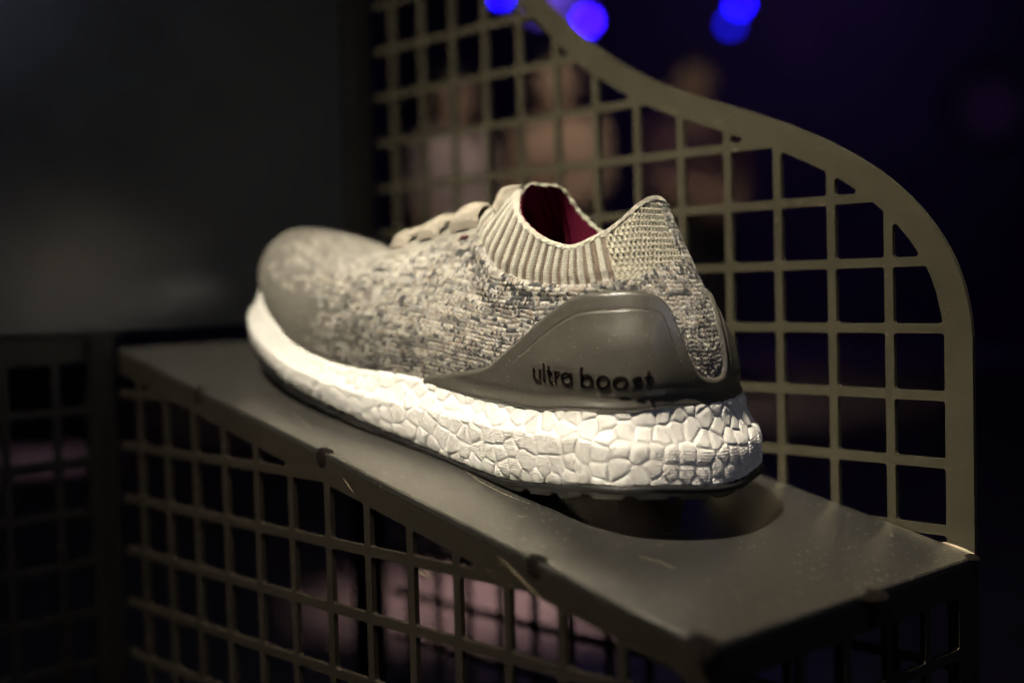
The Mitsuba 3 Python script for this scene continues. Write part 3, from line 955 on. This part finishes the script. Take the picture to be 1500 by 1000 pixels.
# -- outsole
def build_outsole():
    e = np.r_[np.arange(-LM, -25, 1.5), np.arange(-25, LL, 0.6), LL]
    s = oline(e, 0 * e)[:, 0]
    lugs = sstep(0.20, 0.34, np.abs(((e + 4) / 15.5) % 1 - 0.5) * 2)
    heel = sstep(46, 8, s)
    hi = hB(s) + 0.3
    thick = np.minimum(np.maximum(hi - hO(s), 1.6), 3.2 + 1.2 * heel)
    lo = hi - thick
    lug = np.minimum(lo - plate_n(s) - 0.05, 1.5) * lugs
    edge = -2.6 + 7.4 * heel
    offs = np.array([-14 + 0 * s, edge - 0.2, edge + 1.2 * heel, edge + 1.0 * heel, edge - 1.2, edge - 2.0, edge - 5, edge - 6.5, -24 + 0 * s])
    nn = np.array([hi - 0.4, hi, hi - 0.25 * thick, hi - 0.6 * thick, lo + 0.1, lo - lug, lo - lug, lo, lo + 0.6])
    P = np.empty((len(offs), len(e), 3))
    for i in range(len(offs)):
        P[i, :, :2] = oline(e, offs[i])
        P[i, :, 2] = nn[i]
    obj("outsole", (SW(P).reshape(-1, 3), grid_faces(*P.shape[:2])), "outsole_rubber", 40, shoe)


build_outsole()

# ------------------------------------------------------------------ room, visitors and lamps behind the rack
def gridsheet(x0, x1, y0, y1, z):
    return np.array([[x0, y0, z], [x1, y0, z], [x1, y1, z], [x0, y1, z]], float), np.array([[0, 1, 2], [0, 2, 3]])


obj("floor", gridsheet(-14, 8, -8, 14, 0.0), "floor_paint", kind="structure")
wl = trimesh.creation.box([22, 0.2, 5.0])
wl.apply_translation([-3, 10.1, 2.5])
obj("wall", wl, "wall_paint", kind="structure")
wl = trimesh.creation.box([0.2, 21, 5.0])
wl.apply_translation([-13.0, -0.5, 2.5])
obj("wall", wl, "wall_paint", kind="structure")

import manifold3d as m3


def hull_chain(bones, edge=0.025, iters=8):
    """bones: (p, rp, q, rq) -> one smoothed closed surface."""
    total = None
    for p, rp, q, rq in bones:
        a = m3.Manifold.sphere(rp, 20).translate(list(map(float, p)))
        b = m3.Manifold.sphere(rq, 20).translate(list(map(float, q)))
        h = m3.Manifold.batch_hull([a, b])
        total = h if total is None else total + h
    total = total.refine_to_length(edge)
    m = total.to_mesh()
    t = trimesh.Trimesh(np.array(m.vert_properties[:, :3]), np.array(m.tri_verts))
    trimesh.smoothing.filter_taubin(t, iterations=iters)
    return np.array(t.vertices), np.array(t.faces)


def person(x, y, yaw, hgt, label, shirt, trousers, hair="hair_dark", arms="down", group=None):
    """A standing visitor: one continuous body, clothing and hair as parts. Local x is to the person's left, y is forward."""
    k = hgt / 1.75
    key = thing("person", label, "person", group)
    c, s = math.cos(yaw), math.sin(yaw)
    R = np.array([[c, -s, 0], [s, c, 0], [0, 0, 1]])

    def put(name, mesh, bsdf):
        obj(name, (mesh[0] * k @ R.T + np.array([x, y, 0]), mesh[1]), bsdf, True, key)

    J = {"neck": (0, 0, 1.48), "head": (0, 0.02, 1.63), "hip": (0, 0, 0.95), "chest": (0, 0.01, 1.30)}
    body = [((0, 0, 1.42), 0.06, (0, 0.01, 1.53), 0.052), ((0, 0.0, 1.66), 0.088, (0, 0.035, 1.585), 0.062), ((0, 0.10, 1.615), 0.014, (0, 0.09, 1.635), 0.012),
            ((0.085, 0, 1.62), 0.016, (0.085, 0, 1.64), 0.018), ((-0.085, 0, 1.62), 0.016, (-0.085, 0, 1.64), 0.018), ((0, 0, 1.42), 0.07, (0, 0, 1.0), 0.09)]
    sh, tr = [((0.13, 0, 1.39), 0.075, (-0.13, 0, 1.39), 0.075), ((0.10, 0.02, 1.28), 0.10, (-0.10, 0.02, 1.28), 0.10), ((0.08, 0.01, 1.02), 0.10, (-0.08, 0.01, 1.02), 0.10),
              ((0.10, 0.02, 1.28), 0.10, (0.08, 0.01, 1.02), 0.10), ((-0.10, 0.02, 1.28), 0.10, (-0.08, 0.01, 1.02), 0.10), ((0.12, 0, 1.39), 0.07, (0.10, 0.02, 1.28), 0.10), ((-0.12, 0, 1.39), 0.07, (-0.10, 0.02, 1.28), 0.10)], []
    for sgn in (1, -1):
        S0 = np.array((0.185 * sgn, 0, 1.39))
        if arms == "down":
            E, H = np.array((0.235 * sgn, -0.02, 1.12)), np.array((0.235 * sgn, 0.07, 0.88))
        else:
            E, H = np.array((0.225 * sgn, 0.03, 1.12)), np.array((0.05 * sgn, 0.25, 1.06 if sgn > 0 else 1.02))
        d = (H - E) / np.linalg.norm(H - E)
        body += [(S0, 0.05, E, 0.042), (E, 0.042, H, 0.028), (H, 0.03, H + d * 0.075, 0.036)]
        side_ = np.array((0, 1.0, 0)) if arms == "down" else np.array((0, 0.3, 1.0))
        side_ = side_ - d * (side_ @ d)
        side_ /= np.linalg.norm(side_)
        for q, ln in zip((-0.030, -0.010, 0.010, 0.028), (0.075, 0.088, 0.082, 0.064)):
            f0 = H + d * 0.085 + side_ * q
            f1 = f0 + d * ln * 0.55 + np.array((-0.006 * sgn, 0.008, 0))
            body += [(f0, 0.010, f1, 0.009), (f1, 0.009, f1 + d * ln * 0.45 + np.array((-0.015 * sgn, 0.008, 0)), 0.008)]
        th = H + d * 0.03 + side_ * 0.035
        body += [(th, 0.012, th + d * 0.035 + side_ * 0.028, 0.010)]
        sh += [(S0, 0.066, S0 + (E - S0) * 0.95, 0.058)]
        hp, kn, an = np.array((0.095 * sgn, 0, 0.93)), np.array((0.105 * sgn, 0.02, 0.50)), np.array((0.11 * sgn, -0.02, 0.09))
        body += [(hp, 0.075, kn, 0.05), (kn, 0.05, an, 0.036), (an, 0.036, an + np.array((0, 0.15, -0.055)), 0.032)]
        tr += [((0, 0, 0.98), 0.10, hp, 0.105), (hp, 0.105, kn, 0.072), (kn, 0.072, an + np.array((0, 0, 0.02)), 0.056)]
    put("body", hull_chain(body, 0.02, 4), "skin")
    put("shirt", hull_chain(sh), shirt)
    put("trousers", hull_chain(tr), trousers)
    put("hair", hull_chain([((0, -0.015, 1.685), 0.090, (0, -0.045, 1.63), 0.085), ((0, 0.03, 1.73), 0.05, (0, -0.04, 1.70), 0.08)]), hair)
    return key


for nm, c in (("shirt_tan", (0.50, 0.37, 0.28)), ("shirt_pale", (0.62, 0.54, 0.54)), ("shirt_plum", (0.12, 0.06, 0.10)), ("trousers_dark", (0.03, 0.028, 0.035)), ("trousers_tan", (0.30, 0.22, 0.17))):
    scene[nm] = two(princ(rgb(*c), 0.85))
FACE = math.atan2(-0.45 - 4.2, 0.6 + 4.0) - math.pi / 2      # facing the rack
person(-3.86, 4.06, FACE - 0.5, 1.74, "out-of-focus visitor with dark hair in a tan top, seen above the shoe's collar", "shirt_tan", "trousers_tan", arms="held")
person(-4.36, 3.82, FACE + 0.9, 1.70, "out-of-focus visitor with dark hair in a pale shirt behind the left of the back grille", "shirt_pale", "trousers_dark")
person(-3.80, 5.05, FACE + 0.2, 1.82, "dim out-of-focus visitor in a dark plum shirt beyond the curve of the back grille", "shirt_plum", "trousers_dark", arms="held")

lamp("hall_spotlight", "black can spotlight above the visitors, dim warm light", (-2.6, 3.2, 3.6), (-3.9, 4.2, 1.2), 0.10, np.array([1.0, 0.80, 0.64]) * 330, 0.35)
lamp("floor_spotlight", "black can spotlight high above the floor behind the rack", (-1.2, 2.2, 3.4), (-1.42, 1.45, 0.0), 0.10, np.array([1.0, 0.70, 0.62]) * 950, 1.2)
lamp("floor_spotlight", "black can spotlight above the distant floor left of the rack", (-4.4, 2.3, 3.4), (-4.55, 1.72, 0.0), 0.10, np.array([1.0, 0.68, 0.85]) * 210, 1.6)
lamp("stage_spotlight", "blue stage lamp at the top edge, behind the left of the wavy grille", (-5.32, 5.07, 2.46), CAM + np.array([0, 0, 0.4]), 0.032, np.array([0.25, 0.05, 25.0]), 0.08, group="blue stage lamps in the dark hall")
lamp("stage_spotlight", "violet blue stage lamp glowing just above the dip of the wavy grille", (-4.95, 5.45, 2.28), CAM + np.array([0, 0, 0.4]), 0.036, np.array([0.9, 0.1, 25.0]), 0.10, group="blue stage lamps in the dark hall")
lamp("stage_spotlight", "blue stage lamp farther right, high above the grille's slope", (-4.31, 6.14, 2.36), CAM + np.array([0, 0, 0.4]), 0.033, np.array([0.2, 0.05, 25.0]), 0.08, group="blue stage lamps in the dark hall")
lamp("stage_spotlight", "dimmer blue stage lamp just below the violet blue lamp at the grille's dip", (-4.99, 5.40, 2.20), CAM + np.array([0, 0, 0.4]), 0.030, np.array([0.05, 0.05, 9.0]), 0.08, group="blue stage lamps in the dark hall")
lamp("stage_spotlight", "dimmer blue stage lamp just below the lamp farther right", (-4.35, 6.10, 2.235), CAM + np.array([0, 0, 0.4]), 0.030, np.array([0.05, 0.05, 5.0]), 0.08, group="blue stage lamps in the dark hall")
lamp("hall_wash", "dim violet wash lamp at the upper edge, left of the violet blue lamp", (-5.9, 6.05, 2.74), CAM + np.array([0, 0, 0.4]), 0.22, np.array([0.12, 0.06, 0.6]), 0.15)
lamp("hall_wash", "very dim violet wash lamp far away at the right edge", (-3.72, 8.2, 1.80), CAM + np.array([0, 0, 0.4]), 0.22, np.array([0.004, 0.0015, 0.008]), 0.15)
lamp("added_wall_glow", "added unseen violet lamp high up near the far wall, for a dim haze glow on it", (-6.2, 7.2, 4.3), (-7.6, 9.9, 3.0), 0.20, np.array([0.40, 0.20, 1.0]) * 26, 0.05)  # lamp added so the far wall glows like violet haze
